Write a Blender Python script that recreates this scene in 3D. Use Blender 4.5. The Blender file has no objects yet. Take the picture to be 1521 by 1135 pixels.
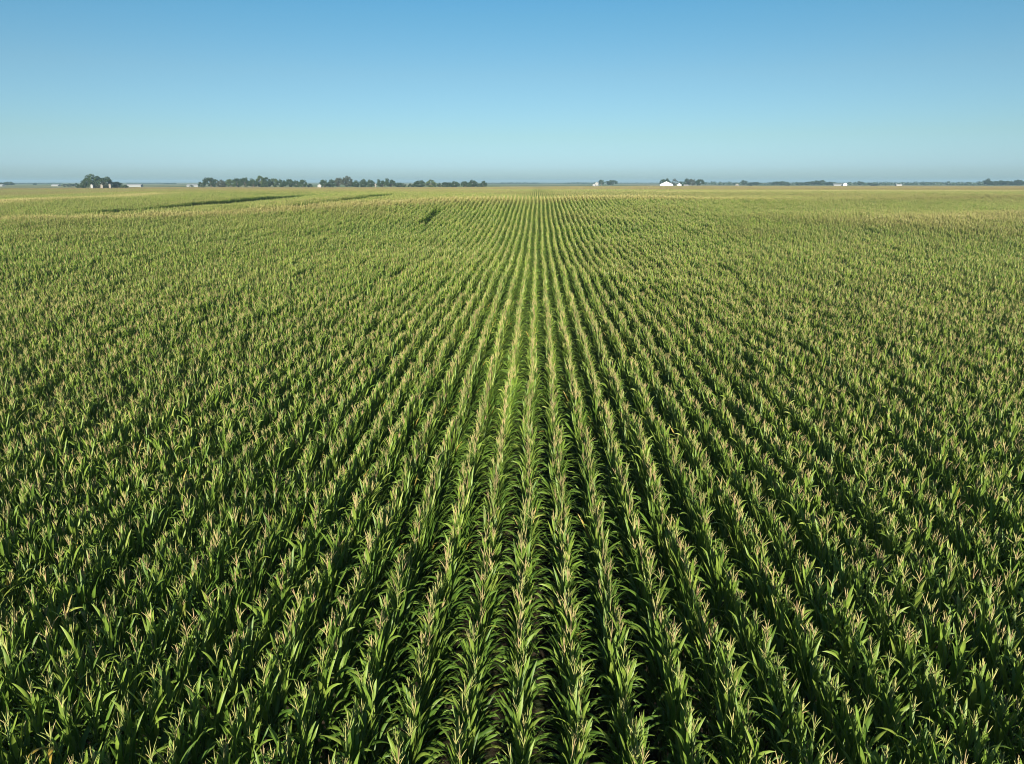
import bpy, math, random
import numpy as np

random.seed(7)
R = math.radians
PI = math.pi
scene = bpy.context.scene
COL = scene.collection

# ------------------------------------------------------------------ place
CAM_H = 9.4
PITCH, YAW = 15.76, 2.01            # camera tilt down / turn left of the rows (deg)
FPX, PW, PH = 1054.0, 1521, 1135    # focal length in photo pixels
ROW, ROW0 = 0.762, -0.17            # row spacing, x of the middle row
SUN_EL, SUN_AZ = 16.7, 1.74         # sun low behind the camera, a touch right of the row direction

def sstep(a, b, v):
    t = np.clip((v - a) / (b - a), 0, 1)
    return t * t * (3 - 2 * t)

def seg_ridge(x, y, p, q, w, amp):
    px, py = p; qx, qy = q
    dx, dy = qx - px, qy - py
    t = np.clip(((x - px) * dx + (y - py) * dy) / (dx * dx + dy * dy), 0, 1)
    d2 = (x - px - t * dx) ** 2 + (y - py - t * dy) ** 2
    return amp * np.exp(-d2 / (2 * w * w))

# spot heights of the rolling land beyond the first crest: x, y, z
HILLS = np.array([(-43, 129, 2.2), (-60, 119, 1.55), (-43, 162, 2.9), (-43, 189, 3.4), (-43, 217, 3.7), (-43, 260, 3.6),
                  (-76, 121, 2.0), (-76, 139, 1.95), (-76, 158, 1.9), (-76, 189, 2.0), (-76, 238, 2.6),
                  (-120, 128, 2.4), (-124, 180, 2.9), (-137, 256, 3.0), (-165, 165, 0.9), (-190, 215, 0.4), (-220, 330, 1.6), (-170, 330, 2.9), (-100, 330, 3.0),
                  (-80, 103, 1.35), (-140, 95, 1.5), (-330, 470, 1.7), (-374, 592, 1.8), (-160, 500, 1.9), (-200, 700, 1.6),
                  (0, 154, 2.8), (0, 200, 2.1), (0, 250, 2.1), (0, 320, 2.7), (0, 450, 2.4), (0, 800, 1.8), (-30, 145, 2.8),
                  (25, 170, 2.9), (60, 190, 2.6), (60, 100, 0.5), (100, 150, 1.5), (95, 115, 0.9), (160, 240, 2.5), (300, 420, 2.7), (60, 300, 2.6),
                  (150, 600, 2.0), (200, 1000, 1.4), (500, 1000, 1.4), (500, 620, 1.8), (260, 330, 2.1), (-600, 900, 1.7), (0, 1100, 1.4)], float)

def _tps():
    P = HILLS[:, :2] / 100.0; n = len(P)
    r2 = ((P[:, None] - P[None]) ** 2).sum(-1)
    K = np.where(r2 > 0, r2 * np.log(np.maximum(r2, 1e-12)), 0) + 0.02 * np.eye(n)
    Q = np.hstack([np.ones((n, 1)), P])
    A = np.block([[K, Q], [Q.T, np.zeros((3, 3))]])
    return np.linalg.solve(A, np.concatenate([HILLS[:, 2], np.zeros(3)]))
TPS = _tps()

def hills(x, y):
    x = np.clip(x, -500, 520) / 100.0; y = np.clip(y, 70, 1080) / 100.0
    z = TPS[-3] + TPS[-2] * x + TPS[-1] * y
    for i in range(len(HILLS)):
        r2 = (x - HILLS[i, 0] / 100.0) ** 2 + (y - HILLS[i, 1] / 100.0) ** 2
        z = z + TPS[i] * r2 * np.log(np.maximum(r2, 1e-12))
    k = sstep(1040, 1300, y * 100)
    return np.clip(z, 0.3, 4.2) * (1 - k) + 1.4 * k

def ground(x, y):
    x = np.asarray(x, float); y = np.asarray(y, float)
    c, sn = math.cos(R(30)), math.sin(R(30))
    s = (y - 154) * c - x * sn          # distance beyond the first crest
    t = (y - 154) * sn + x * c          # distance along it
    xc, yc = t * c, 154 + t * sn        # nearest point of the crest line
    tc = np.clip(t, -150, 300)
    bump = 0.25 + 0.95 * sstep(-80, 0, t) - 1.2 * sstep(15, 90, t)
    H = hills(tc * c, 154 + tc * sn) + bump
    up = H * np.clip((s + 74) / 74, 0, 1) ** 1.7
    over = hills(x, y) + bump * (1 - sstep(-12, 30, s)) / (1 - float(sstep(-12, 30, 0.0)))
    z = np.where(s > 0, over, up)
    z = z + seg_ridge(x, y, (62, 118), (150, 172), 16, 1.5)
    z = z - seg_ridge(x, y, (120, 95), (60, 90), 18, 0.55)
    # two terrace banks along the rows, each with an unplanted grass strip at its foot
    z = z + 0.42 * sstep(74, 81, -x) * (1 - sstep(83, 125, -x)) * sstep(150, 190, y) * (1 - sstep(215, 246, y))
    z = z + 0.2 * sstep(42, 46, -x) * (1 - sstep(47, 66, -x)) * sstep(135, 150, y) * (1 - sstep(200, 220, y))
    z = z - seg_ridge(x, y, (-75.0, 165), (-75.0, 236), 3.0, 0.45) - seg_ridge(x, y, (-43.0, 145), (-43.0, 210), 2.0, 0.3)
    far = np.hypot(x, y)
    fade = sstep(8, 60, np.abs(y)) * (1 - 0.92 * sstep(110, 240, far)) * (1 - sstep(500, 900, far))
    z = z + fade * (0.13 * np.sin(x / 5.3 + 1.1 * np.sin(y / 9.0)) * np.sin(y / 6.1 + 0.6)
                    + 0.20 * np.sin(y / 17.0 + x / 31.0) + 0.14 * np.sin(x / 14.0 - y / 47.0 + 2.0))
    return z

def az_of(px):                       # angle right of the rows, for a photo column
    f = FPX * math.cos(R(PITCH)) + 294 * math.sin(R(PITCH))      # at the level of the horizon
    return math.atan((px - PW / 2) / f) - R(YAW)

def spot(px, dist):
    a = az_of(px)
    return dist * math.sin(a), dist * math.cos(a)

def mpp(dist, px):                   # metres per photo pixel at a distance
    return dist * math.cos(az_of(px) + R(YAW)) / (FPX * math.cos(R(PITCH)) + 294 * math.sin(R(PITCH)))

def dry_dim_amount(x, y):
    """-1 lush hollow .. 1 drier crown of a rise, and far rows dimmed in colour"""
    h = 11.0
    lap = (ground(x + h, y) + ground(x - h, y) + ground(x, y + h) + ground(x, y - h) - 4 * ground(x, y)) / (h * h)
    d = np.clip(-lap * 60, -0.9, 0.3)
    d = d * sstep(60, 110, y) + 1.0 * sstep(240, 560, y)  # far rows coloured darker and tanner, against the bright front light on their tops
    d = d + 0.40 * np.sin(y / 39.0 + 1.7 * np.sin(x / 130.0) + 0.5) * sstep(150, 260, y)
    return np.clip(d, -1, 1)

def paleness(x, y):
    """brightness of tassels at a grazing angle, painted as straw tone on the tops of the rises"""
    c, sn = math.cos(R(30)), math.sin(R(30))
    s = (y - 154) * c - x * sn; t = (y - 154) * sn + x * c
    p = 0.9 * np.exp(-(((s + 0.3) / 3.8) ** 2)) * sstep(-200, -130, t) * (1 - sstep(30, 90, t))  # grazing brightness of the crest tassels put into plant colour
    p = p + seg_ridge(x, y, (-120, 138), (-138, 262), 5.5, 0.9)
    p = p + seg_ridge(x, y, (58, 116), (150, 172), 7.0, 0.42) + seg_ridge(x, y, (60, 335), (260, 385), 14, 0.6)
    return np.clip(p, 0, 1)

# ------------------------------------------------------------------ object helpers
def tag(o, label=None, cat=None, group=None, kind=None):
    if label: o['label'] = label
    if cat: o['category'] = cat
    if group: o['group'] = group
    if kind: o['kind'] = kind
    return o

def mesh_from(name, V, F, mats, midx=None, smooth=True):
    me = bpy.data.meshes.new(name)
    me.from_pydata(V if isinstance(V, list) else V.tolist(), [], F)
    for m in mats: me.materials.append(m)
    if midx is not None: me.polygons.foreach_set('material_index', np.asarray(midx, np.int32))
    me.polygons.foreach_set('use_smooth', np.full(len(me.polygons), smooth, bool))
    me.update()
    return me

def link(name, me, parent=None, loc=None):
    o = bpy.data.objects.new(name, me); COL.objects.link(o)
    if parent: o.parent = parent
    if loc is not None: o.location = loc
    return o

def thing(name, loc, label, cat, group=None, rz=0.0):
    o = bpy.data.objects.new(name, None); COL.objects.link(o)
    o.empty_display_size = 0.2
    o.location = loc; o.rotation_euler = (0, 0, rz)
    return tag(o, label, cat, group)

class MB:
    """collects verts and faces with a material index"""
    def __init__(s): s.V, s.F, s.M, s.n = [], [], [], 0
    def add(s, V, F, m=0):
        V = np.asarray(V, float); s.V.append(V)
        s.F += [tuple(i + s.n for i in f) for f in F]
        s.M += [m] * len(F); s.n += len(V)
    def arr(s): return np.concatenate(s.V) if s.V else np.zeros((0, 3))
    def mesh(s, name, mats, smooth=True): return mesh_from(name, s.arr(), s.F, mats, s.M, smooth)
    def box(s, lo, hi, m=0):
        x0, y0, z0 = lo; x1, y1, z1 = hi
        V = [(x0,y0,z0),(x1,y0,z0),(x1,y1,z0),(x0,y1,z0),(x0,y0,z1),(x1,y0,z1),(x1,y1,z1),(x0,y1,z1)]
        s.add(V, [(0,3,2,1),(4,5,6,7),(0,1,5,4),(1,2,6,5),(2,3,7,6),(3,0,4,7)], m)
    def tube(s, pts, rad, sides=5, m=0):
        pts = np.asarray(pts, float); V = []; F = []
        for i, p in enumerate(pts):
            t = pts[min(i + 1, len(pts) - 1)] - pts[max(i - 1, 0)]
            t = t / (np.linalg.norm(t) + 1e-9)
            a = np.array([1.0, 0, 0]) if abs(t[0]) < 0.8 else np.array([0, 1.0, 0])
            u = np.cross(t, a); u /= np.linalg.norm(u); v = np.cross(t, u)
            for k in range(sides):
                an = 2 * PI * k / sides
                V.append(p + rad[i] * (math.cos(an) * u + math.sin(an) * v))
        for i in range(len(pts) - 1):
            for k in range(sides):
                a, b = i * sides + k, i * sides + (k + 1) % sides
                F.append((a, b, b + sides, a + sides))
        s.add(V, F, m)

# ------------------------------------------------------------------ materials
def new_mat(name):
    m = bpy.data.materials.new(name); m.use_nodes = True
    nt = m.node_tree; nt.nodes.clear()
    return m, nt, nt.nodes.new('ShaderNodeOutputMaterial')

def nd(nt, typ, **kw):
    n = nt.nodes.new(typ)
    for k, v in kw.items(): setattr(n, k, v)
    return n

def ramp(nt, fac, stops):
    r = nt.nodes.new('ShaderNodeValToRGB')
    e = r.color_ramp.elements
    e[0].position, e[0].color = stops[0][0], (*stops[0][1], 1)
    e[1].position, e[1].color = stops[-1][0], (*stops[-1][1], 1)
    for p, c in stops[1:-1]:
        k = e.new(p); k.color = (*c, 1)
    if fac is not None: nt.links.new(fac, r.inputs[0])
    return r

def mixc(nt, a, b, fac, mode='MIX'):
    n = nt.nodes.new('ShaderNodeMix'); n.data_type = 'RGBA'; n.blend_type = mode
    for sock, v in ((n.inputs[0], fac), (n.inputs[6], a), (n.inputs[7], b)):
        if isinstance(v, (int, float)): sock.default_value = v
        elif isinstance(v, tuple): sock.default_value = (*v, 1)
        else: nt.links.new(v, sock)
    return n.outputs[2]

def noise(nt, scale, vec=None, detail=2.0):
    n = nd(nt, 'ShaderNodeTexNoise'); n.inputs['Scale'].default_value = scale
    n.inputs['Detail'].default_value = detail
    if vec is not None: nt.links.new(vec, n.inputs['Vector'])
    return n.outputs['Fac']

def plant_mat(name, stops, rough=0.5, spec=0.35, transl=0.25, field=True, tint=(0.30, 0.24, 0.05), dry_dim=(0.17, 0.15, 0.054), lush=(0.045, 0.105, 0.018), pale=(0.24, 0.22, 0.07)):
    m, nt, out = new_mat(name)
    g = nd(nt, 'ShaderNodeNewGeometry'); oi = nd(nt, 'ShaderNodeObjectInfo')
    c = ramp(nt, g.outputs['Random Per Island'], stops).outputs[0]
    v = ramp(nt, oi.outputs['Random'], [(0, (0.84, 0.86, 0.84)), (1, (1.14, 1.10, 1.06))]).outputs[0]
    c = mixc(nt, c, v, 1.0, 'MULTIPLY')
    if field:
        f = noise(nt, 0.022, g.outputs['Position'], 3.0)
        fr = ramp(nt, f, [(0.35, (0, 0, 0)), (0.68, (1, 1, 1))]).outputs[0]
        fm = nd(nt, 'ShaderNodeMath', operation='MULTIPLY'); fm.inputs[1].default_value = 0.30
        nt.links.new(fr, fm.inputs[0])
        c = mixc(nt, c, tint, fm.outputs[0])
        # drier, yellower plants on the rises, greener ones in the hollows, and far rows dimmed in colour
        at = nd(nt, 'ShaderNodeAttribute', attribute_type='INSTANCER', attribute_name='dry_dim')
        for k, tone in ((0.9, dry_dim), (-0.6, lush)):
            mu = nd(nt, 'ShaderNodeMath', operation='MULTIPLY'); mu.use_clamp = True; mu.inputs[1].default_value = k
            nt.links.new(at.outputs['Fac'], mu.inputs[0])
            c = mixc(nt, c, tone, mu.outputs[0])
        at = nd(nt, 'ShaderNodeAttribute', attribute_type='INSTANCER', attribute_name='pale')
        c = mixc(nt, c, pale, at.outputs['Fac'])
    st = noise(nt, 9.0, g.outputs['Position'], 1.0)
    sv = ramp(nt, st, [(0.3, (0.85, 0.85, 0.85)), (0.7, (1.12, 1.12, 1.12))]).outputs[0]
    c = mixc(nt, c, sv, 1.0, 'MULTIPLY')
    p = nd(nt, 'ShaderNodeBsdfPrincipled')
    p.inputs['Roughness'].default_value = rough
    p.inputs['Specular IOR Level'].default_value = spec
    nt.links.new(c, p.inputs['Base Color'])
    if transl > 0:
        tr = nd(nt, 'ShaderNodeBsdfTranslucent')
        nt.links.new(mixc(nt, c, (1.5, 1.35, 0.6), 1.0, 'MULTIPLY'), tr.inputs['Color'])
        mx = nd(nt, 'ShaderNodeMixShader'); mx.inputs[0].default_value = transl
        nt.links.new(p.outputs[0], mx.inputs[1]); nt.links.new(tr.outputs[0], mx.inputs[2])
        nt.links.new(mx.outputs[0], out.inputs[0])
    else:
        nt.links.new(p.outputs[0], out.inputs[0])
    return m

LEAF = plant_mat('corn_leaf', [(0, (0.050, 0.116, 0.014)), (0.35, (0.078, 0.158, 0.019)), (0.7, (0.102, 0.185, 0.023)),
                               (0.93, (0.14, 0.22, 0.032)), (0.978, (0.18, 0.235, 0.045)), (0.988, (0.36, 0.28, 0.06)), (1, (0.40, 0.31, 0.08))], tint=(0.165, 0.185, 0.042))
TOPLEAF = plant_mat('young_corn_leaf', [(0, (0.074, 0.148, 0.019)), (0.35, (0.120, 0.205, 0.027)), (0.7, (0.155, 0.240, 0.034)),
                               (0.93, (0.205, 0.275, 0.046)), (1, (0.25, 0.29, 0.06))], tint=(0.215, 0.215, 0.055), dry_dim=(0.215, 0.185, 0.066), lush=(0.07, 0.145, 0.022), pale=(0.34, 0.31, 0.11))
STALK = plant_mat('corn_stalk', [(0, (0.10, 0.17, 0.035)), (1, (0.16, 0.20, 0.06))], transl=0, field=False)
TASSEL = plant_mat('corn_tassel', [(0, (0.37, 0.25, 0.15)), (0.22, (0.40, 0.32, 0.16)), (0.5, (0.40, 0.37, 0.145)),
                                   (1, (0.27, 0.34, 0.09))], rough=0.8, spec=0.15, transl=0.2, tint=(0.36, 0.31, 0.14), dry_dim=(0.27, 0.20, 0.105), lush=(0.30, 0.29, 0.12), pale=(0.50, 0.42, 0.20))
YLEAF = plant_mat('yellowed_leaf', [(0, (0.36, 0.25, 0.035)), (1, (0.42, 0.30, 0.05))], field=False)
CROWN = plant_mat('tree_foliage', [(0, (0.013, 0.030, 0.012)), (0.5, (0.026, 0.050, 0.018)), (1, (0.050, 0.078, 0.026))],
                  rough=0.7, spec=0.2, transl=0.15, field=False)
CROWN_PALE = plant_mat('pale_foliage', [(0, (0.035, 0.062, 0.02)), (1, (0.085, 0.12, 0.036))], rough=0.7, spec=0.2, transl=0.15, field=False)
CROWN_GREY = plant_mat('grey_foliage', [(0, (0.035, 0.045, 0.03)), (1, (0.07, 0.078, 0.05))], rough=0.8, spec=0.1, transl=0.1, field=False)

def plain(name, col, rough=0.7, var=0.12, scale=3.0, spec=0.3, metal=0.0):
    m, nt, out = new_mat(name)
    g = nd(nt, 'ShaderNodeNewGeometry')
    f = noise(nt, scale, g.outputs['Position'], 4.0)
    lo = tuple(c * (1 - var) for c in col); hi = tuple(min(1, c * (1 + var)) for c in col)
    c = ramp(nt, f, [(0.3, lo), (0.7, hi)]).outputs[0]
    p = nd(nt, 'ShaderNodeBsdfPrincipled')
    p.inputs['Roughness'].default_value = rough; p.inputs['Metallic'].default_value = metal
    p.inputs['Specular IOR Level'].default_value = spec
    nt.links.new(c, p.inputs['Base Color']); nt.links.new(p.outputs[0], out.inputs[0])
    return m

BARK = plain('bark', (0.11, 0.085, 0.06), 0.9)
WHITE = plain('white_metal_siding', (0.80, 0.80, 0.78), 0.5, 0.05, 0.6)
WROOF = plain('white_metal_roof', (0.74, 0.75, 0.75), 0.45, 0.05, 0.6)
GROOF = plain('grey_shingle_roof', (0.23, 0.22, 0.21), 0.85)
TANW = plain('tan_siding', (0.19, 0.17, 0.14), 0.7)
OFFW = plain('off_white_siding', (0.25, 0.25, 0.24), 0.7)
PALE = plain('weathered_siding', (0.19, 0.20, 0.20), 0.7)
DARKD = plain('dark_door', (0.10, 0.10, 0.11), 0.6)
GLASS = plain('window_glass', (0.04, 0.05, 0.06), 0.1, spec=0.6)
GALV = plain('galvanised_steel', (0.62, 0.64, 0.63), 0.45, 0.08, 0.8)

def ground_mat():
    m, nt, out = new_mat('soil_and_far_fields')
    g = nd(nt, 'ShaderNodeNewGeometry'); P = g.outputs['Position']
    soil = ramp(nt, noise(nt, 2.2, P, 6.0), [(0.3, (0.035, 0.028, 0.019)), (0.5, (0.06, 0.048, 0.03)), (0.7, (0.035, 0.06, 0.018))]).outputs[0]
    mp = nd(nt, 'ShaderNodeMapping'); mp.inputs['Scale'].default_value = (1.0, 0.35, 1.0)
    nt.links.new(P, mp.inputs['Vector'])
    fld = ramp(nt, noise(nt, 0.004, mp.outputs[0], 3.0), [(0.36, (0.09, 0.135, 0.03)), (0.48, (0.15, 0.17, 0.05)),
                                                  (0.58, (0.26, 0.23, 0.10)), (0.7, (0.08, 0.12, 0.03))]).outputs[0]
    ln = nd(nt, 'ShaderNodeVectorMath', operation='LENGTH'); nt.links.new(P, ln.inputs[0])
    mr = nd(nt, 'ShaderNodeMapRange'); mr.inputs['From Min'].default_value = 560; mr.inputs['From Max'].default_value = 760
    nt.links.new(ln.outputs['Value'], mr.inputs['Value'])
    c = mixc(nt, soil, fld, mr.outputs[0])
    p = nd(nt, 'ShaderNodeBsdfPrincipled'); p.inputs['Roughness'].default_value = 0.95
    p.inputs['Specular IOR Level'].default_value = 0.1
    nt.links.new(c, p.inputs['Base Color'])
    bm = nd(nt, 'ShaderNodeBump'); bm.inputs['Strength'].default_value = 0.5; bm.inputs['Distance'].default_value = 0.06
    nt.links.new(noise(nt, 8.0, P, 5.0), bm.inputs['Height']); nt.links.new(bm.outputs[0], p.inputs['Normal'])
    nt.links.new(p.outputs[0], out.inputs[0])
    return m

# ------------------------------------------------------------------ ground sheet
FARG = 9000.0
def axis(lo_fine, hi_fine, step, lo, hi, grow=1.14):
    a = list(np.arange(lo_fine, hi_fine + step, step))
    d = step
    while a[-1] < hi: d *= grow; a.append(a[-1] + d)
    d = step
    while a[0] > lo: d *= grow; a.insert(0, a[0] - d)
    a[0], a[-1] = lo, hi
    return np.array(a)
gx = axis(-150, 150, 2.5, -FARG, FARG); gy = axis(-20, 330, 2.5, -FARG, FARG)
X, Y = np.meshgrid(gx, gy)
V = np.stack([X, Y, ground(X, Y)], -1).reshape(-1, 3)
nx, ny = len(gx), len(gy)
ii, jj = np.meshgrid(np.arange(nx - 1), np.arange(ny - 1))
b0 = (jj * nx + ii).ravel()
F = np.stack([b0, b0 + 1, b0 + nx + 1, b0 + nx], -1).tolist()
tag(link('ground', mesh_from('ground', V, F, [ground_mat()])), kind='structure',
    label='brown soil and distant fields lying under and beyond the corn', cat='ground')

# ------------------------------------------------------------------ corn plant geometry
def leaf_geo(rng, h, az, L, W, th0, bend, segs, fold, twist, lean=(0, 0)):
    ca, sa = math.cos(az), math.sin(az)
    ss = np.linspace(0, 1, segs + 1) ** 0.85
    p = np.array([lean[0] * h, lean[1] * h, h]); V = []; last = 0.0
    pw = rng.uniform(1.2, 2.2); wob = rng.uniform(0, 6.28)
    side_d = rng.uniform(-0.25, 0.25)
    for i, s in enumerate(ss):
        sm = (s + last) / 2; th = th0 + bend * sm ** pw
        a2 = az + side_d * s
        d = np.array([math.sin(th) * math.cos(a2), math.sin(th) * math.sin(a2), math.cos(th)])
        p = p + d * L * (s - last); last = s
        th = th0 + bend * s ** pw
        t = np.array([math.sin(th) * math.cos(a2), math.sin(th) * math.sin(a2), math.cos(th)])
        b = np.array([-math.sin(a2), math.cos(a2), 0.0]); n = np.cross(t, b)
        tw = twist * s
        b, n = b * math.cos(tw) + n * math.sin(tw), n * math.cos(tw) - b * math.sin(tw)
        w = W * min(1.0, 0.5 + 1.8 * s) * max(0.0, 1 - s ** 2.4) ** 0.9 + 0.0015
        up = -n
        wv = 0.10 * W * math.sin(wob + 9 * s)
        if fold:
            V += [p + b * w + up * (w * 0.35 + wv), p, p - b * w + up * (w * 0.35 - wv)]
        else:
            V += [p + b * w, p - b * w]
    k = 3 if fold else 2
    F = []
    for i in range(len(ss) - 1):
        for j in range(k - 1):
            a = i * k + j
            F.append((a, a + 1, a + k + 1, a + k))
    return V, F

def corn(rng, lod, mb_leaf, mb_stalk, mb_tas, m=(0, 0, 0, 1), org=(0, 0, 0), yellow=False):
    """adds one plant; lod 0 near, 1 middle, 2 far, 3 very far"""
    H = rng.gauss(2.22, 0.10)
    lean = (rng.gauss(0, 0.022), rng.gauss(0, 0.03))
    O = np.array(org, float)
    def at(h): return np.array([lean[0] * h, lean[1] * h, h])
    plane = rng.gauss(0.0, 0.8)                        # leaves mostly reach across the rows
    nl = (15, 11, 7, 5)[lod]
    h0 = (0.35, 0.6, 1.15, 1.25)[lod]
    segs = (7, 4, 2, 2)[lod]
    fat = (1.0, 1.12, 1.5, 1.9)[lod]
    for i in range(nl):
        u = i / (nl - 1)
        h = h0 + (H - 0.10 - h0) * u ** 0.95
        q = (h - 0.35) / (H - 0.35)
        az = plane + (PI if i % 2 else 0) + rng.gauss(0, 0.5)
        L = (0.52 + 0.31 * math.sin(PI * min(1, q * 1.08) ** 0.9)) * rng.uniform(0.75, 1.15)
        W = (0.028 + 0.011 * math.sin(PI * q)) * rng.uniform(0.8, 1.15) * fat
        if q > 0.60:                                   # young top leaves stand up straight
            L *= 0.96 - 0.5 * (q - 0.60)
            th0 = R(rng.uniform(7, 22)); bend = R(rng.uniform(0, 28)) if rng.random() < 0.8 else R(rng.uniform(40, 110))
        elif q > 0.35:
            L *= 0.88
            th0 = R(rng.uniform(12, 27)); bend = R(rng.uniform(5, 40)) if rng.random() < 0.25 else R(rng.uniform(70, 140))
        else:
            L *= 0.85
            th0 = R(rng.uniform(24, 40)); bend = R(rng.uniform(70, 130))
        tw = rng.gauss(0, 0.6)
        if yellow and i >= nl - 2:                     # two yellowed leaves arching over towards the front
            az = (-2.0, -0.9)[nl - 1 - i]; L = 0.42; W = 0.034; th0 = R(40); bend = R(105); tw = 0.2; h = H - 0.02
        V, F = leaf_geo(rng, h, az, L, W, th0, bend, segs, lod == 0, tw, lean)
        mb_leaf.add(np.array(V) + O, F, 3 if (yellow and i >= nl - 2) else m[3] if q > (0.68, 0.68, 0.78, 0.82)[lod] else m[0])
    if lod < 2:
        n = (6, 3)[lod]
        hs = np.linspace(0 if lod == 0 else 0.8, H + 0.06, n)
        mb_stalk.tube([at(h) + O for h in hs], np.linspace(0.014, 0.006, n) * (1, 1.3)[lod], (5, 3)[lod], m[1])
    # tassel
    nb = rng.randint(*((3, 7), (2, 4), (2, 3), (1, 2))[lod])
    T = rng.uniform(0.24, 0.36)
    top = at(H + 0.02); ax = rng.uniform(0, 6.28); tl = R(abs(rng.gauss(0, 9)))
    d0 = np.array([math.sin(tl) * math.cos(ax), math.sin(tl) * math.sin(ax), math.cos(tl)])
    spread = rng.uniform(0.3, 0.8)
    if rng.random() < 0.45: nb = max(1, nb - 2); spread *= 0.5
    green = rng.random() < 0.2
    for j in range(nb + 1):
        if j == 0: base, L, th, a = top, T, tl, ax
        else:
            base = top + d0 * T * rng.uniform(0.05, 0.33); L = T * rng.uniform(0.4, 0.8)
            th = R(rng.uniform(14, 42)) * spread; a = 2.4 * j + rng.uniform(-.5, .5)
        dr = R(rng.uniform(0, 28)) if j else 0
        pts = [base + O]
        n = (3, 2, 1, 1)[lod]
        for k in range(n):
            t2 = th + dr * (k + 1) / n
            pts.append(pts[-1] + np.array([math.sin(t2) * math.cos(a), math.sin(t2) * math.sin(a), math.cos(t2)]) * L / n)
        if lod < 2:
            r = rng.uniform(0.005, 0.0075) * (1, 1.1)[lod] * (1.25 if j == 0 else 1)
            rad = [r * 0.7] + [r] * (n - 1) + [r * 0.35] if n > 1 else [r, r * .4]
            mb_tas.tube(pts, rad, 3, m[2])
        else:
            w = (0.014, 0.022)[lod - 2]
            p, q2 = pts[0], pts[-1]
            b = np.array([math.cos(a * 3), math.sin(a * 3), 0]) * w
            c = np.array([-b[1], b[0], 0])
            mid = p * 0.45 + q2 * 0.55
            mb_tas.add([p, mid + b, q2, mid - b, p, mid + c, q2, mid - c], [(0, 1, 2, 3), (4, 5, 6, 7)], m[2])
    return H

POOL = []
def pool():
    for i in range(70):
        mb = MB(); corn(random.Random(5000 + i), 1, mb, mb, mb, (0, 1, 2, 3))
        V = mb.arr(); F = np.array([f for f in mb.F if len(f) == 4], np.int64)
        M = np.array([m for f, m in zip(mb.F, mb.M) if len(f) == 4], np.int32)
        POOL.append((V, F, M))

def segment(seed, lod, rows, length, step):
    """a stretch of corn rows as one mesh, centred on x, from y = -length/2"""
    rng = random.Random(seed); mb = MB(); VV, FF, MM, n = [], [], [], 0
    for r in range(rows):
        x = (r - (rows - 1) / 2) * ROW
        y = -length / 2 + step * 0.5
        while y < length / 2 - 0.01:
            if rng.random() > 0.03:
                o = (x + rng.gauss(0, 0.016), y + rng.gauss(0, 0.025), rng.gauss(0, 0.05) - 0.02)
                if lod == 0: corn(rng, 0, mb, mb, mb, (0, 1, 2, 3), o)
                else:
                    V, F, M = rng.choice(POOL)
                    an = rng.choice((0, PI)) + rng.gauss(0, 0.35); c, s_ = math.cos(an), math.sin(an); k = rng.gauss(1, 0.05)
                    W = np.stack([V[:, 0] * c - V[:, 1] * s_, V[:, 0] * s_ + V[:, 1] * c, V[:, 2] * k], -1) + np.array(o)
                    VV.append(W); FF.append(F + n); MM.append(M); n += len(V)
            y += step
    mats = [LEAF, STALK, TASSEL, TOPLEAF]
    if lod == 0: me = mb.mesh('corn_stretch', mats)
    else:
        V, F, M = np.concatenate(VV), np.concatenate(FF), np.concatenate(MM)
        me = bpy.data.meshes.new('corn_stretch')
        me.vertices.add(len(V)); me.vertices.foreach_set('co', V.astype(np.float32).ravel())
        me.loops.add(4 * len(F)); me.loops.foreach_set('vertex_index', F.astype(np.int32).ravel())
        me.polygons.add(len(F)); me.polygons.foreach_set('loop_start', np.arange(0, 4 * len(F), 4, dtype=np.int32))
        for m in mats: me.materials.append(m)
        me.polygons.foreach_set('material_index', M); me.polygons.foreach_set('use_smooth', np.ones(len(F), bool))
        me.update(calc_edges=True); me.validate()
    return bpy.data.objects.new('corn_stretch', me)          # not linked: only a source for the field

pool()
STEP = 0.145
SRC = {0: [segment(100 + i, 0, 1, 2.0, STEP) for i in range(12)],
       1: [segment(200 + i, 1, 1, 4.0, STEP) for i in range(14)],
       2: [segment(300 + i, 2, 4, 6.0, 0.16) for i in range(8)],
       3: [segment(400 + i, 3, 12, 12.0, 0.17) for i in range(4)]}

# single plants: parts as separate meshes
KINDS = 24
PARTS, SINGLE = [], []
for i in range(KINDS + 1):
    rng = random.Random(900 + i)
    a, b, c = MB(), MB(), MB()
    corn(rng, 0, a, b, c, (0, 0, 0, 1), yellow=(i == KINDS))
    PARTS.append((b.mesh('stalk', [STALK]), a.mesh('foliage', [LEAF, TOPLEAF, LEAF, YLEAF]), c.mesh('tassel', [TASSEL])))
    if i < KINDS:
        w = MB(); corn(random.Random(900 + i), 0, w, w, w, (0, 1, 2, 3))
        SINGLE.append(bpy.data.objects.new('corn_single', w.mesh('corn_single', [LEAF, STALK, TASSEL, TOPLEAF])))
SRC[4] = SINGLE

# ------------------------------------------------------------------ where the corn stands
STRIPS = [(-82.0, -73.0, 122, 246), (-46.2, -41.8, 132, 220), (-18.4, -16.8, 106, 130)]   # unplanted strips along the rows

def skipped(x, y):
    return any(a < x < b and c < y < d for a, b, c, d in STRIPS)

def edge(x):
    return float(np.interp(x, [-900, -420, -380, -335, -60, 0, 150, 900], [560, 575, 600, 668, 735, 800, 1000, 1000]))

def in_view(x, y, pad):
    # inside the camera's side edges, with a margin for a step to the side
    a = math.atan2(x, y) + R(YAW)
    return abs(a) < R(50) or (y > -14 and abs(x) < 11 + pad) or \
        abs(x * math.cos(R(YAW)) + y * math.sin(R(YAW))) < (y * 1.15 + pad)

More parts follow.
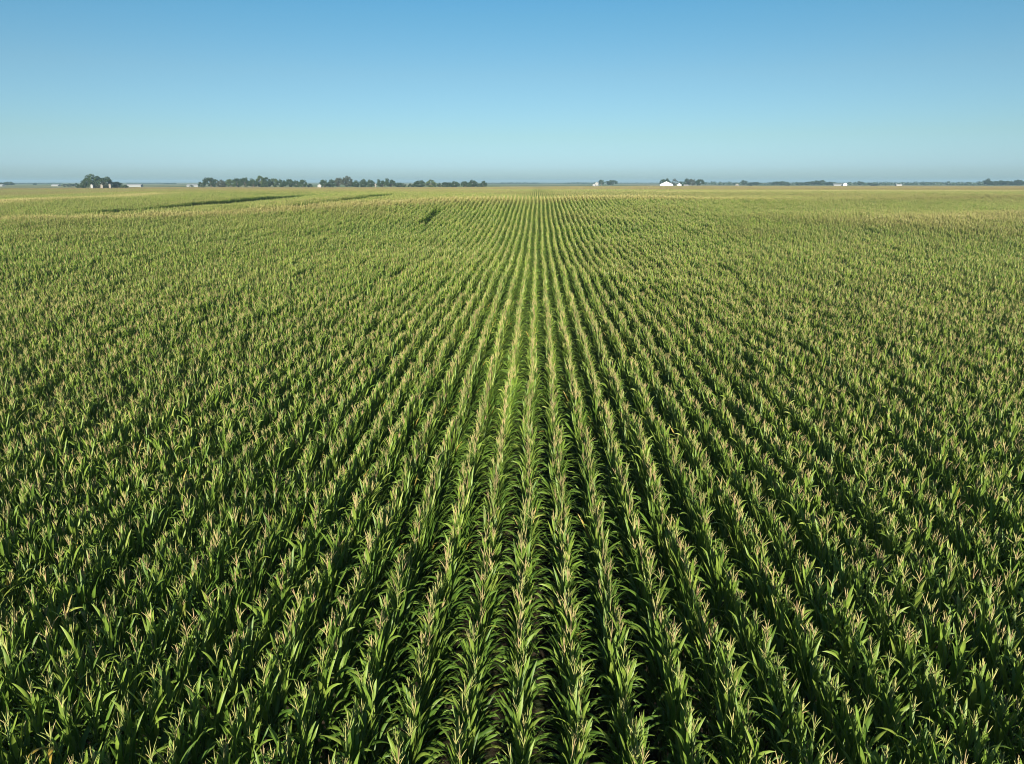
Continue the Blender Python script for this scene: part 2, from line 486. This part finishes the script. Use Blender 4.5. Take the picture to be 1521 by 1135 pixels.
prj_c, prj_s = math.cos(R(PITCH)), math.sin(R(PITCH))
def project(x, y, z):
    cy, sy = math.cos(R(YAW)), math.sin(R(YAW))
    xr, f = x * cy + y * sy, -x * sy + y * cy
    dz = z - CAM_H
    d = f * prj_c - dz * prj_s
    u = f * prj_s + dz * prj_c
    return PW / 2 + FPX * xr / d, PH / 2 - FPX * u / d, d

rng = random.Random(5)
Y0, Y1 = 6.0, 10.0                # stretch of rows built plant by plant
KR = range(-10, 12)
cand = []
for k in KR:
    y = Y0 + STEP / 2
    while y < Y1 - 0.01:
        x = ROW0 + k * ROW + rng.gauss(0, 0.022)
        yy = y + rng.gauss(0, 0.03)
        cand.append([x, yy, k]); y += STEP
vis = []
for c in cand:
    px, py, d = project(c[0], c[1], 2.52)
    c.append((px, py))
    if 4 < px < PW - 4 and py < PH - 6: vis.append((d, c))
vis.sort(key=lambda t: t[0])
near = [c for d, c in vis[:296]]
chosen = {id(c) for c in near}
singles = [c for c in cand if id(c) not in chosen]

ORD = ['first', 'second', 'third', 'fourth', 'fifth', 'sixth', 'seventh', 'eighth', 'ninth', 'tenth', 'eleventh', 'twelfth',
       'thirteenth', 'fourteenth', 'fifteenth', 'sixteenth', 'seventeenth', 'eighteenth', 'nineteenth', 'twentieth',
       'twenty-first', 'twenty-second', 'twenty-third', 'twenty-fourth', 'twenty-fifth', 'twenty-sixth', 'twenty-seventh',
       'twenty-eighth', 'twenty-ninth', 'thirtieth', 'thirty-first', 'thirty-second', 'thirty-third', 'thirty-fourth', 'thirty-fifth',
       'thirty-sixth', 'thirty-seventh', 'thirty-eighth', 'thirty-ninth', 'fortieth']
yel = min(near, key=lambda c: (c[3][0] - 52) ** 2 + (c[3][1] - 1068) ** 2)
by_row = {}
for c in sorted(near, key=lambda c: c[1]): by_row.setdefault(c[2], []).append(c)
protos = {}
prev = -1
for k in sorted(by_row):
    where = 'in the straight middle row' if k == 0 else \
        f"in the {ORD[abs(k) - 1]} row {'left' if k < 0 else 'right'} of centre"
    for i, c in enumerate(by_row[k]):
        v = rng.randrange(KINDS)
        while v == prev: v = rng.randrange(KINDS)
        prev = v
        lab = f"tasselled corn plant, {ORD[i]} from the picture edge {where}"
        if c is yel:
            v = KINDS; lab = "corn plant with drooping yellow leaves among green plants near the bottom left corner"
        st, fo, ta = PARTS[v]
        e = thing('corn_plant', (c[0], c[1], float(ground(c[0], c[1])) - 0.01), lab, 'corn plant',
                  'nearest corn plants along the bottom of the field', 0.0 if c is yel else rng.choice((0, PI)) + rng.gauss(0, 0.3))
        s = 1.07 if c is yel else rng.uniform(0.93, 1.05); e.scale = (1, 1, s)
        if v not in protos:
            protos[v] = [link('stalk', st, e), link('foliage', fo, e), link('tassel', ta, e)]
        else:
            for o in protos[v]:
                q = o.copy(); COL.objects.link(q); q.parent = e
if True:
    for o in COL.objects:
        if o.name.startswith('foliage') and o.data == PARTS[KINDS][1]:
            o['label'] = 'corn foliage with two yellowed drooping leaves'

pts = []   # x, y, lod
for c in singles: pts.append((c[0], c[1], 4))
for k in range(-2000, 2001):
    x = ROW0 + k * ROW
    if abs(x) > 310: continue
    y = -12.0 + (Y0 + 12.0) % 2.0
    while y < 44:
        yc = y + 1.0
        if not (k in KR and Y0 - 0.01 < yc < Y1 + 0.01) and in_view(x, yc, 5): pts.append((x, yc, 0))
        y += 2.0
    y = 44.0
    while y < 252:
        yc = y + 2.0
        if in_view(x, yc, 8) and not skipped(x, yc): pts.append((x, yc, 1))
        y += 4.0
for kb in range(-800, 800):
    x = ROW0 + (kb * 4 + 1.5) * ROW
    y = 252.0
    while y < 600:
        yc = y + 3.0
        if yc < edge(x) and in_view(x, yc, 15): pts.append((x, yc, 2))
        y += 6.0
for kb in range(-140, 140):
    x = ROW0 + (kb * 12 + 5.5) * ROW
    y = 600.0
    while y < 1010:
        yc = y + 6.0
        if yc < edge(x) and in_view(x, yc, 20): pts.append((x, yc, 3))
        y += 12.0
P = np.array(pts)
print('corn stretches', len(P), [int((P[:, 2] == l).sum()) for l in range(5)])
nr = np.random.default_rng(11)
lod = P[:, 2].astype(int)
jit = np.array([0.03, 0.03, 0.05, 0.05, 0.0])[lod]
x, y = P[:, 0] + nr.normal(0, 1, len(P)) * jit, P[:, 1]
z = ground(x, y)
e = np.where(lod == 3, 5.0, np.where(lod == 2, 2.5, 1.0))
sy = (ground(x, y + e) - ground(x, y - e)) / (2 * e)
sx = (ground(x + e, y) - ground(x - e, y)) / (2 * e)
flip = nr.integers(0, 2, len(P))
sg = np.where(flip == 1, -1.0, 1.0)
rot = np.stack([sg * np.arctan(sy), -sg * np.arctan(sx), flip * PI + np.where(lod == 4, nr.normal(0, 0.3, len(P)), 0)], -1)
sz = nr.normal(1, 0.03, len(P)) * (1 + 0.035 * np.sin(x / 7.0 + 1.3 * np.sin(y / 11.0)) * np.sin(y / 13.0))
scl = np.stack([np.ones(len(P)), np.ones(len(P)), sz], -1)
var = nr.integers(0, 10000, len(P))

me = bpy.data.meshes.new('corn_field')
me.vertices.add(len(P))
me.vertices.foreach_set('co', np.stack([x, y, z - 0.01], -1).astype(np.float32).ravel())
for n, a in (('dry_dim', dry_dim_amount(x, y)), ('pale', paleness(x, y))):
    at_ = me.attributes.new(n, 'FLOAT', 'POINT'); at_.data.foreach_set('value', a.astype(np.float32))
for n, t, a in (('rot', 'FLOAT_VECTOR', rot), ('scl', 'FLOAT_VECTOR', scl)):
    at_ = me.attributes.new(n, t, 'POINT'); at_.data.foreach_set('vector', a.astype(np.float32).ravel())
for n, a in (('lod', lod), ('var', var)):
    at_ = me.attributes.new(n, 'INT', 'POINT'); at_.data.foreach_set('value', a.astype(np.int32))
for m in (LEAF, STALK, TASSEL, TOPLEAF): me.materials.append(m)
me.update()
field = link('corn_field', me)
tag(field, 'rows of tasselled green corn filling the rolling field behind the nearest plants', 'corn field', kind='stuff')

ng = bpy.data.node_groups.new('plant_rows', 'GeometryNodeTree')
ng.interface.new_socket(name='Geometry', in_out='INPUT', socket_type='NodeSocketGeometry')
ng.interface.new_socket(name='Geometry', in_out='OUTPUT', socket_type='NodeSocketGeometry')
gi, go = ng.nodes.new('NodeGroupInput'), ng.nodes.new('NodeGroupOutput')
def named(n, t):
    a = ng.nodes.new('GeometryNodeInputNamedAttribute'); a.data_type = t; a.inputs['Name'].default_value = n
    return a.outputs['Attribute']
a_rot, a_scl, a_lod, a_var = named('rot', 'FLOAT_VECTOR'), named('scl', 'FLOAT_VECTOR'), named('lod', 'INT'), named('var', 'INT')
fin = ng.nodes.new('GeometryNodeJoinGeometry')
for l in range(5):
    j = ng.nodes.new('GeometryNodeJoinGeometry')
    for o in SRC[l]:
        oi = ng.nodes.new('GeometryNodeObjectInfo'); oi.inputs['Object'].default_value = o
        oi.inputs['As Instance'].default_value = False
        gt = ng.nodes.new('GeometryNodeGeometryToInstance')
        ng.links.new(oi.outputs['Geometry'], gt.inputs[0]); ng.links.new(gt.outputs[0], j.inputs[0])
    cmp_ = ng.nodes.new('FunctionNodeCompare'); cmp_.data_type = 'INT'; cmp_.operation = 'EQUAL'
    ng.links.new(a_lod, cmp_.inputs[2]); cmp_.inputs[3].default_value = l
    mod = ng.nodes.new('FunctionNodeIntegerMath'); mod.operation = 'MODULO'
    ng.links.new(a_var, mod.inputs[0]); mod.inputs[1].default_value = len(SRC[l])
    ip = ng.nodes.new('GeometryNodeInstanceOnPoints')
    ng.links.new(gi.outputs[0], ip.inputs['Points']); ng.links.new(cmp_.outputs[0], ip.inputs['Selection'])
    ng.links.new(j.outputs[0], ip.inputs['Instance']); ip.inputs['Pick Instance'].default_value = True
    ng.links.new(mod.outputs[0], ip.inputs['Instance Index'])
    ng.links.new(a_rot, ip.inputs['Rotation']); ng.links.new(a_scl, ip.inputs['Scale'])
    ng.links.new(ip.outputs[0], fin.inputs[0])
ng.links.new(fin.outputs[0], go.inputs[0])
md = field.modifiers.new('plant_rows', 'NODES'); md.node_group = ng

# ------------------------------------------------------------------ trees
def tree_meshes(seed, kind):
    """unit tree: 1 m tall, about 1 m across; trunk with limbs, and a crown of leaf clumps"""
    rng = random.Random(seed); tr = MB(); cr = MB()
    base_h = rng.uniform(0.10, 0.18)
    bend = rng.uniform(-0.05, 0.05)
    tr.tube([(0, 0, -0.02), (bend * .4, 0, base_h), (bend, bend, 0.42), (bend * 1.2, -bend, 0.72)], [0.034, 0.026, 0.017, 0.006], 7)
    clumps = []
    n = {'round': 30, 'tall': 26, 'shrub': 22, 'sparse': 20}[kind]
    for i in range(n):
        for _ in range(40):
            a = rng.uniform(0, 6.283); u = rng.uniform(-1, 1); rr = rng.uniform(0.35, 1) ** 0.5
            s = math.sqrt(1 - u * u)
            if kind == 'tall': c = (0.26 * rr * s * math.cos(a), 0.26 * rr * s * math.sin(a), 0.55 + 0.40 * rr * u)
            elif kind == 'shrub': c = (0.42 * rr * s * math.cos(a), 0.42 * rr * s * math.sin(a), 0.42 + 0.40 * rr * u)
            else: c = (0.40 * rr * s * math.cos(a), 0.40 * rr * s * math.sin(a), 0.57 + 0.34 * rr * u)
            if all((c[0] - q[0]) ** 2 + (c[1] - q[1]) ** 2 + (c[2] - q[2]) ** 2 > 0.011 for q in clumps): break
        clumps.append(c)
    for i, c in enumerate(clumps):
        if i < 9:
            st = np.array([bend * .8, 0, rng.uniform(base_h + 0.03, 0.5)]); c_ = np.array(c)
            mid = st * .5 + c_ * .5 + np.array([0, 0, -0.03])
            tr.tube([st, mid, c_], [0.013, 0.009, 0.004], 5)
        R0 = rng.uniform(0.085, 0.15) * (0.8 if kind in ('tall', 'sparse') else 1)
        m = 60 if kind != 'sparse' else 22
        for _ in range(m):
            d = np.array([rng.gauss(0, 1), rng.gauss(0, 1), rng.gauss(0, 0.8)]); d /= np.linalg.norm(d)
            p = np.array(c) + d * R0 * rng.uniform(0.45, 1.08)
            if p[2] < 0.04: continue
            t = np.array([rng.gauss(0, 1), rng.gauss(0, 1), rng.gauss(0, 1)]) ; t /= np.linalg.norm(t)
            nn = d + 0.7 * np.array([rng.gauss(0, 1), rng.gauss(0, 1), rng.gauss(0, 1)])
            u = np.cross(nn, t); u /= np.linalg.norm(u) + 1e-9; w = np.cross(u, nn / np.linalg.norm(nn))
            q = rng.uniform(0.026, 0.046)
            cr.add([p - u * q, p - w * q * .6, p + u * q, p + w * q * .6], [(0, 1, 2, 3)])
    return tr, cr

TREES = {}
for kind, nk in (('round', 5), ('tall', 2), ('shrub', 3), ('sparse', 1)):
    for i in range(nk):
        tr, cr = tree_meshes(50 + 10 * len(kind) + i, kind)
        tm = tr.mesh('trunk', [BARK])
        for mt, tagm in ((CROWN, 'dark'), (CROWN_PALE, 'pale'), (CROWN_GREY, 'grey')):
            TREES.setdefault((kind, tagm), []).append((tm, cr.mesh('crown', [mt], smooth=False)))

def tree(px0, px1, top, base, dist, kind, tone, label, group, turn=0.0, name='tree'):
    px = (px0 + px1) / 2; m = mpp(dist, px)
    x, y = spot(px, dist)
    z = float(ground(x, y))
    # height so that its top shows where the photo has it
    ytop = top
    Z = CAM_H + dist_up(px, ytop, dist)
    h = max(2.0, Z - z); w = (px1 - px0) * m * 1.12
    tm, cm = rng.choice(TREES[(kind, tone)])
    e = thing(name, (x, y, z), label, 'tree' if kind != 'shrub' else 'tree', group, rng.uniform(0, 6.28))
    wk = w / (0.62 if kind == 'tall' else 0.95)
    e.scale = (wk, wk, h)
    if turn: e.rotation_euler[1] = turn; e.rotation_euler[2] = 0
    link('trunk', tm, e); link('crown', cm, e)
    return e

def dist_up(px, py, dist):
    """height above the camera of a photo point at a level distance"""
    a, b = (px - PW / 2), (PH / 2 - py)
    up = b * prj_c - FPX * prj_s; f = FPX * prj_c + b * prj_s
    return dist * up / math.hypot(a, f)

def words(i, n):
    if i == 0: return 'leftmost'
    if i == n - 1: return 'rightmost'
    return ORD[i] + ' from the left'

# long line of trees behind the left half of the field
LINE = [(294,304,267,'shrub','dark'),(302,324,262.5,'round','dark'),(321,338,266.5,'round','grey'),(336,350,265,'round','pale'),
        (346,360,263,'round','dark'),(357,371,262,'round','dark'),(368,384,264,'round','dark'),(381,392,259.5,'tall','pale'),
        (389,402,262,'tall','dark'),(399,415,264,'round','pale'),(412,426,265.5,'round','dark'),(423,437,265,'round','dark'),
        (434,447,267,'round','dark'),(444,457,266,'round','dark'),(456,464,271,'shrub','dark'),
        (475,488,266,'round','dark'),(486,499,265.5,'round','dark'),(496,511,263,'round','grey'),(507,523,261,'round','grey'),
        (520,535,267,'round','dark'),(533,546,265.5,'round','dark'),(544,557,266,'round','dark'),
        (559,574,265.5,'round','dark'),(571,588,264,'round','dark'),(586,603,269.5,'shrub','dark'),
        (605,616,271,'shrub','dark'),(612,634,267,'round','dark'),(631,648,266.5,'round','pale'),(646,660,270,'shrub','dark'),
        (656,671,269.5,'round','dark'),(669,683,268.5,'round','dark'),(685,698,268.5,'round','dark'),(695,710,266.5,'round','dark'),
        (708,717,270,'shrub','dark'),(714,723,268.5,'tall','dark')]
LOOK = {'round': 'round-crowned', 'tall': 'narrow tall', 'shrub': 'low bushy', 'sparse': 'thin-crowned'}
TONE = {'dark': 'dark green', 'pale': 'pale green', 'grey': 'greyish'}
for i, (a, b, t, kd, tn) in enumerate(LINE):
    tree(a, b, t, 276, 770 + rng.uniform(-12, 12), kd, tn,
         f"{LOOK[kd]} {TONE[tn]} tree, {words(i, len(LINE))} of the long left tree line", 'trees in the long line on the left horizon')

GROVE = [(113,122,271,'shrub','dark','low dark shrub at the left end of the farm grove'),
         (119,129,267,'round','dark','small dark tree left of the big tree in the farm grove'),
         (127,152,258,'round','dark','big broad tree, the tallest of the farm grove on the left horizon'),
         (147,168,261.5,'round','dark','dark dome-shaped tree joined to the right side of the tallest grove tree'),
         (140,160,268,'shrub','grey','greyish bush in front of the two biggest grove trees'),
         (166,181,268.5,'round','dark','medium rounded tree right of the two big grove trees'),
         (179,190,272,'shrub','dark','low dark shrub at the right end of the farm grove')]
for j, (a, b, t, kd, tn, lab) in enumerate(GROVE):
    tree(a, b, t, 277, 690 + (12 if 'big' in lab and 'front' not in lab else 0) - (10 if 'front' in lab else 0), kd, tn, lab, 'trees of the farm grove on the left')

HAZY = [(0,8,270.5),(6,14,269.5),(12,21,269.5)]
for i, (a, b, t) in enumerate(HAZY):
    tree(a, b, t, 275, 1500, 'round', 'dark', f"hazy rounded tree at the left picture edge, {words(i, 3)} of three", 'hazy trees at the left picture edge')
LOWH = [(92,101,272),(99,108,271.3),(106,116,270.8)]
for i, (a, b, t) in enumerate(LOWH):
    tree(a, b, t, 275, 1250, 'shrub', 'dark', f"low hazy tree left of the farm grove, {words(i, 3)} of three", 'hazy trees left of the farm grove')
tree(49,55,272,275,1800,'round','dark','tiny hazy tree alone between picture edge and farm grove','')
tree(281,287,273.5,276,1150,'shrub','dark','tiny dark bush before the long pale barn left of the tree line','')

MID = [(889,898,266.3,'round','dark','dark round tree just right of the small white farmhouse near picture centre',1300),
       (899,917,267,'round','dark','broad dark tree, the right one of two beside the small white farmhouse',1300),
       (979,989,265.5,'round','dark','dark tree behind the left end of the white machine shed',1085),
       (985,996,264,'round','dark','dark tree behind the middle of the white machine shed',1095),
       (995,1009,264.5,'sparse','grey','thin grey half-bare tree between the white shed and the grain bin',1090),
       (1007,1018,268,'shrub','dark','low dark bushy tree behind the grain bin',1100),
       (1015,1025,264.3,'round','dark','tall dark tree right of the grain bin',1095),
       (1022,1034,265,'round','grey','greyish tree, middle one of the three right of the grain bin',1090),
       (1032,1046,265.5,'round','dark','dark pointed tree at the right end of the shed farmstead',1090)]
for a, b, t, kd, tn, lab, d in MID:
    tree(a, b, t, 275, d, kd, tn, lab, 'trees of the farmsteads right of centre')
RIGHT = [(1100,1110,267,'round'),(1109,1119,270,'shrub'),(1118,1129,269.7,'round'),(1146,1157,269,'round'),(1154,1167,268.8,'round'),
         (1164,1174,271,'shrub'),(1183,1194,270.5,'round'),(1192,1205,269.5,'round'),(1202,1214,267.5,'round'),(1211,1226,267,'round'),
         (1223,1238,270,'round'),(1273,1283,268.5,'round'),(1289,1306,271,'shrub'),(1458,1473,265,'round'),(1471,1484,268.5,'round'),
         (1481,1494,267,'round'),(1491,1505,268,'round'),(1503,1521,266.5,'round')]
for i, (a, b, t, kd) in enumerate(RIGHT):
    e = tree(a, b, t, 275, 1450 + rng.uniform(-40, 40), kd, 'dark',
             f"hazy dark tree, {words(i, len(RIGHT))} of those along the right horizon", 'hazy trees on the right horizon')
    if a == 1458: e['label'] = 'tallest tree on the far right horizon, leaning to the right'; e.rotation_euler = (0, R(14), 0)

# far woods: unreadable as single trees
def woods():
    mb = MB(); rg = random.Random(77)
    spans = [(22,92,3200,273.6),(190,250,3200,273.6),(245,263,2600,272.2),(722,765,2900,272),(745,800,2600,270.8),(795,885,3200,271.6),
             (840,885,2700,270.8),(915,980,3300,272),(1046,1087,1700,269.5),(1085,1150,1800,270.1),(1150,1240,1800,269.9),
             (1235,1300,1800,270.1),(1300,1380,1800,269.6),(1375,1460,1800,269.2),(1455,1530,1800,268.8)]
    for a, b, d, top in spans:
        px = a
        while px < b:
            m = mpp(d, px); xx, yy = spot(px, d + rg.uniform(-60, 60))
            z0 = float(ground(xx, yy)); h = max(4.0, CAM_H + dist_up(px, top, d) - z0) * rg.uniform(0.78, 1.1); w = rg.uniform(5, 9)
            for _ in range(46):
                dv = np.array([rg.gauss(0, 1), rg.gauss(0, 1), rg.gauss(0, 1)]); dv /= np.linalg.norm(dv)
                p = np.array([xx, yy, z0 + h * .52]) + dv * np.array([w, w, h * .48]) * rg.uniform(.6, 1)
                t = np.array([rg.gauss(0, 1), rg.gauss(0, 1), rg.gauss(0, 1)]); u = np.cross(dv, t); u /= np.linalg.norm(u); v = np.cross(u, dv)
                q = rg.uniform(.7, 1.5)
                mb.add([p - u * q, p - v * q, p + u * q, p + v * q], [(0, 1, 2, 3)])
            px += w * 0.8 / m * rg.uniform(.7, 1.6)
    o = link('far_woods', mb.mesh('far_woods', [CROWN], smooth=False))
    tag(o, 'blue-grey strips of far-off woods along the horizon', 'woods', kind='stuff')
woods()

# ------------------------------------------------------------------ farm buildings
def gable(name, px, dist, W, L, top, pitch, rz, wallm, roofm, label, group='farm buildings on the horizon', door=True, windows=0, drop=0.0):
    """a gabled building, ridge along its local y, gable end facing -y"""
    x, y = spot(px, dist); z = float(ground(x, y)) - drop
    ridge = CAM_H + dist_up(px, top, dist) - z; eave = ridge - W / 2 * pitch
    e = thing(name, (x, y, z), label, 'building', group, rz)
    w = MB(); a, b = W / 2, L / 2
    V = [(-a,-b,0),(a,-b,0),(a,-b,eave),(0,-b,ridge),(-a,-b,eave),(-a,b,0),(a,b,0),(a,b,eave),(0,b,ridge),(-a,b,eave)]
    w.add(V, [(0,1,2,3,4),(6,5,9,8,7),(1,6,7,2),(5,0,4,9)])
    wl = w.mesh('wall', [wallm], smooth=False); link('wall', wl, e)
    r = MB(); o = 0.35; sl = (ridge - eave) / a; t = 0.14; g = 0.03
    for s in (-1, 1):
        V = [(0, -b - o, ridge + g), (s * (a + o), -b - o, eave - o * sl + g), (s * (a + o), b + o, eave - o * sl + g), (0, b + o, ridge + g)]
        V += [(p[0], p[1], p[2] + t) for p in V]
        r.add(V, [(0,1,2,3),(4,7,6,5),(0,4,5,1),(1,5,6,2),(2,6,7,3)])
    link('roof', r.mesh('roof', [roofm], smooth=False), e)
    if door:
        d = MB(); dw, dh = (W * .28, eave * .82) if W > 9 else (0.5, 2.1)
        d.box((-dw, -b - .06, 0.02), (dw, -b - .005, dh)); link('door', d.mesh('door', [DARKD if W < 9 else GALV], smooth=False), e)
    for i in range(windows):
        q = MB(); xx = -a + W * (i + .5) / windows
        if abs(xx) < 0.8: continue
        q.box((xx - .45, -b - .05, 1.0), (xx + .45, -b - .004, 2.2)); link('window', q.mesh('window', [GLASS], smooth=False), e)
    return e

gable('machine_shed', 989.5, 1040, 17.0, 26, 269.8, 0.45, R(-8), WHITE, WROOF, 'large white gabled machine shed right of picture centre, the brightest building', drop=0)
# grain bin
gx_, gy_ = spot(1009, 1046); bz = float(ground(gx_, gy_))
e = thing('grain_bin', (gx_, gy_, bz), 'round silvery grain bin with conical roof right of the white shed', 'grain bin')
q = MB(); q.tube([(0,0,0),(0,0,1.3),(0,0,1.32),(0,0,2.6),(0,0,2.62),(0,0,4.0)], [3.1,3.1,3.13,3.13,3.1,3.1], 28); link('wall', q.mesh('wall', [GALV]), e)
q = MB(); q.tube([(0,0,3.95),(0,0,4.06),(0,0,5.9),(0,0,6.2),(0,0,6.22)], [3.3,3.25,.5,.45,.01], 28); link('roof', q.mesh('roof', [GALV]), e)
gable('farm_shed', 1019, 1060, 9.5, 6, 274.3, 0.28, R(82), TANW, GROOF, 'low tan shed with dark roof behind the grain bin', door=False)
gable('farmhouse', 886.8, 1280, 5.5, 8, 270.4, 0.75, R(-12), OFFW, GROOF, 'small white two-storey farmhouse left of two dark trees near picture centre', windows=3)
gable('garage', 882.4, 1275, 4, 5, 273.0, 0.5, R(-10), OFFW, GROOF, 'tiny white garage left of the small white farmhouse')
gable('farmhouse', 474.5, 745, 3.4, 6, 273.8, 0.55, R(12), OFFW, OFFW, 'small white house in the gap of the long left tree line', windows=3)
gable('long_barn', 200, 1250, 7, 22, 273.6, 0.4, R(90), PALE, PALE, 'long low pale barn right of the farm grove', door=False)
gable('long_barn', 287, 1250, 8, 18, 273.9, 0.4, R(90), PALE, PALE, 'long low pale barn left of the long tree line', door=False)
gable('long_barn', 83, 1500, 7, 13, 273.9, 0.4, R(85), PALE, PALE, 'small pale barn left of the hazy low trees', door=False)
gable('long_barn', 2, 1480, 6, 9, 273.9, 0.4, R(80), PALE, PALE, 'pale barn end at the very left picture edge', door=False)
gable('farmhouse', 136.5, 675, 1.6, 4, 273.8, 0.8, R(20), OFFW, GROOF, 'narrow white farmhouse under the tallest grove tree', windows=0)
gable('garden_shed', 151, 678, 1.8, 3, 274, 0.8, R(18), TANW, GROOF, 'tiny tan garden shed between the grove trees', windows=0)
gable('utility_shed', 163.2, 676, 1.5, 3, 273.2, 0.9, R(18), TANW, GROOF, 'thin pale utility shed at the right of the big grove trees', windows=0)
gable('farmhouse', 557.8, 748, 1.2, 3, 272.8, 1.0, R(8), TANW, GROOF, 'thin pale pole in a narrow gap of the left tree line', windows=0)  # the pole in the tree gap, built as a narrow gabled block
gable('farmhouse', 1095, 1480, 6, 8, 272.9, 0.6, R(-15), TANW, GROOF, 'small tan house among hazy trees right of the shed farmstead', windows=2)
gable('long_barn', 1246, 1380, 8, 18, 272.9, 0.4, R(80), PALE, PALE, 'long pale barn beside a taller white barn on the right horizon', door=False)
gable('white_barn', 1255, 1375, 6, 8, 272.0, 0.55, R(-15), WHITE, WROOF, 'taller white gabled barn at the right end of a long barn')
gable('long_barn', 1335, 1420, 6, 9, 273.4, 0.4, R(85), OFFW, OFFW, 'lone low white barn on the right horizon between hazy woods', door=False)

# ------------------------------------------------------------------ air
hz = MB(); hz.box((-9400, -9400, -4.0), (9400, 9400, 26.0))
m, nt, out = new_mat('thin_haze')
pv = nd(nt, 'ShaderNodeVolumePrincipled')
pv.inputs['Color'].default_value = (0.35, 0.545, 0.685, 1); pv.inputs['Density'].default_value = 0.00019
pv.inputs['Anisotropy'].default_value = 0.0
nt.links.new(pv.outputs[0], out.inputs['Volume'])
tag(link('haze', hz.mesh('haze', [m], smooth=False)), 'thin bluish haze veiling the far horizon', 'haze', kind='stuff')

# ------------------------------------------------------------------ light and sky
sun = bpy.data.lights.new('sun', 'SUN'); sun.energy = 4.8; sun.angle = R(0.53); sun.color = (1.0, 0.92, 0.78)
so = bpy.data.objects.new('sun', sun); COL.objects.link(so)
so.rotation_euler = (R(90 - SUN_EL), 0, R(SUN_AZ))
so.location = (0, -50, 60)

w = bpy.data.worlds.new('World'); scene.world = w; w.use_nodes = True
nt = w.node_tree; nt.nodes.clear()
wo = nt.nodes.new('ShaderNodeOutputWorld'); bg = nt.nodes.new('ShaderNodeBackground')
sky = nt.nodes.new('ShaderNodeTexSky'); sky.sky_type = 'NISHITA'; sky.sun_disc = False
sky.sun_elevation = R(SUN_EL); sky.sun_rotation = R(180 - SUN_AZ)
sky.altitude = 300; sky.air_density = 1.0; sky.dust_density = 0.6; sky.ozone_density = 2.0
bg.inputs['Strength'].default_value = 0.0505
# clear dry-air blue: the sky colour is filtered a little by height above the horizon
tc = nt.nodes.new('ShaderNodeTexCoord'); sp = nt.nodes.new('ShaderNodeSeparateXYZ')
nt.links.new(tc.outputs['Generated'], sp.inputs[0])
fl = ramp(nt, sp.outputs['Z'], [(0.0, (0.420, 0.62, 0.80)), (0.006, (0.480, 0.715, 1.08)), (0.019, (0.515, 0.765, 1.21)), (0.057, (0.530, 0.724, 0.899)),
                                (0.132, (0.520, 0.728, 0.814)), (0.20, (0.421, 0.743, 0.828)), (0.25, (0.345, 0.743, 0.889)), (0.6, (0.8, 1.0, 1.15))])
nt.links.new(mixc(nt, sky.outputs[0], fl.outputs[0], 1.0, 'MULTIPLY'), bg.inputs[0])
nt.links.new(bg.outputs[0], wo.inputs[0])

# ------------------------------------------------------------------ camera and render
cam = bpy.data.cameras.new('camera'); cam.sensor_width = 36; cam.lens = FPX / PW * 36
cam.clip_start = 0.1; cam.clip_end = 30000
co = bpy.data.objects.new('camera', cam); COL.objects.link(co)
co.location = (0, 0, CAM_H); co.rotation_euler = (R(90 - PITCH), 0, R(YAW))
scene.camera = co
vs = scene.view_settings
scene.display_settings.display_device = 'sRGB'
vs.view_transform = 'Standard'; vs.look = 'None'; vs.exposure = 1.33; vs.gamma = 1.0; vs.use_curve_mapping = False
scene.render.engine = 'CYCLES'
c = scene.cycles
c.max_bounces = 6; c.diffuse_bounces = 3; c.glossy_bounces = 2; c.transmission_bounces = 4; c.volume_bounces = 0
c.caustics_reflective = False; c.caustics_refractive = False
c.sample_clamp_indirect = 4.0
c.use_denoising = True
scene.render.filter_size = 1.0; c.filter_width = 1.0
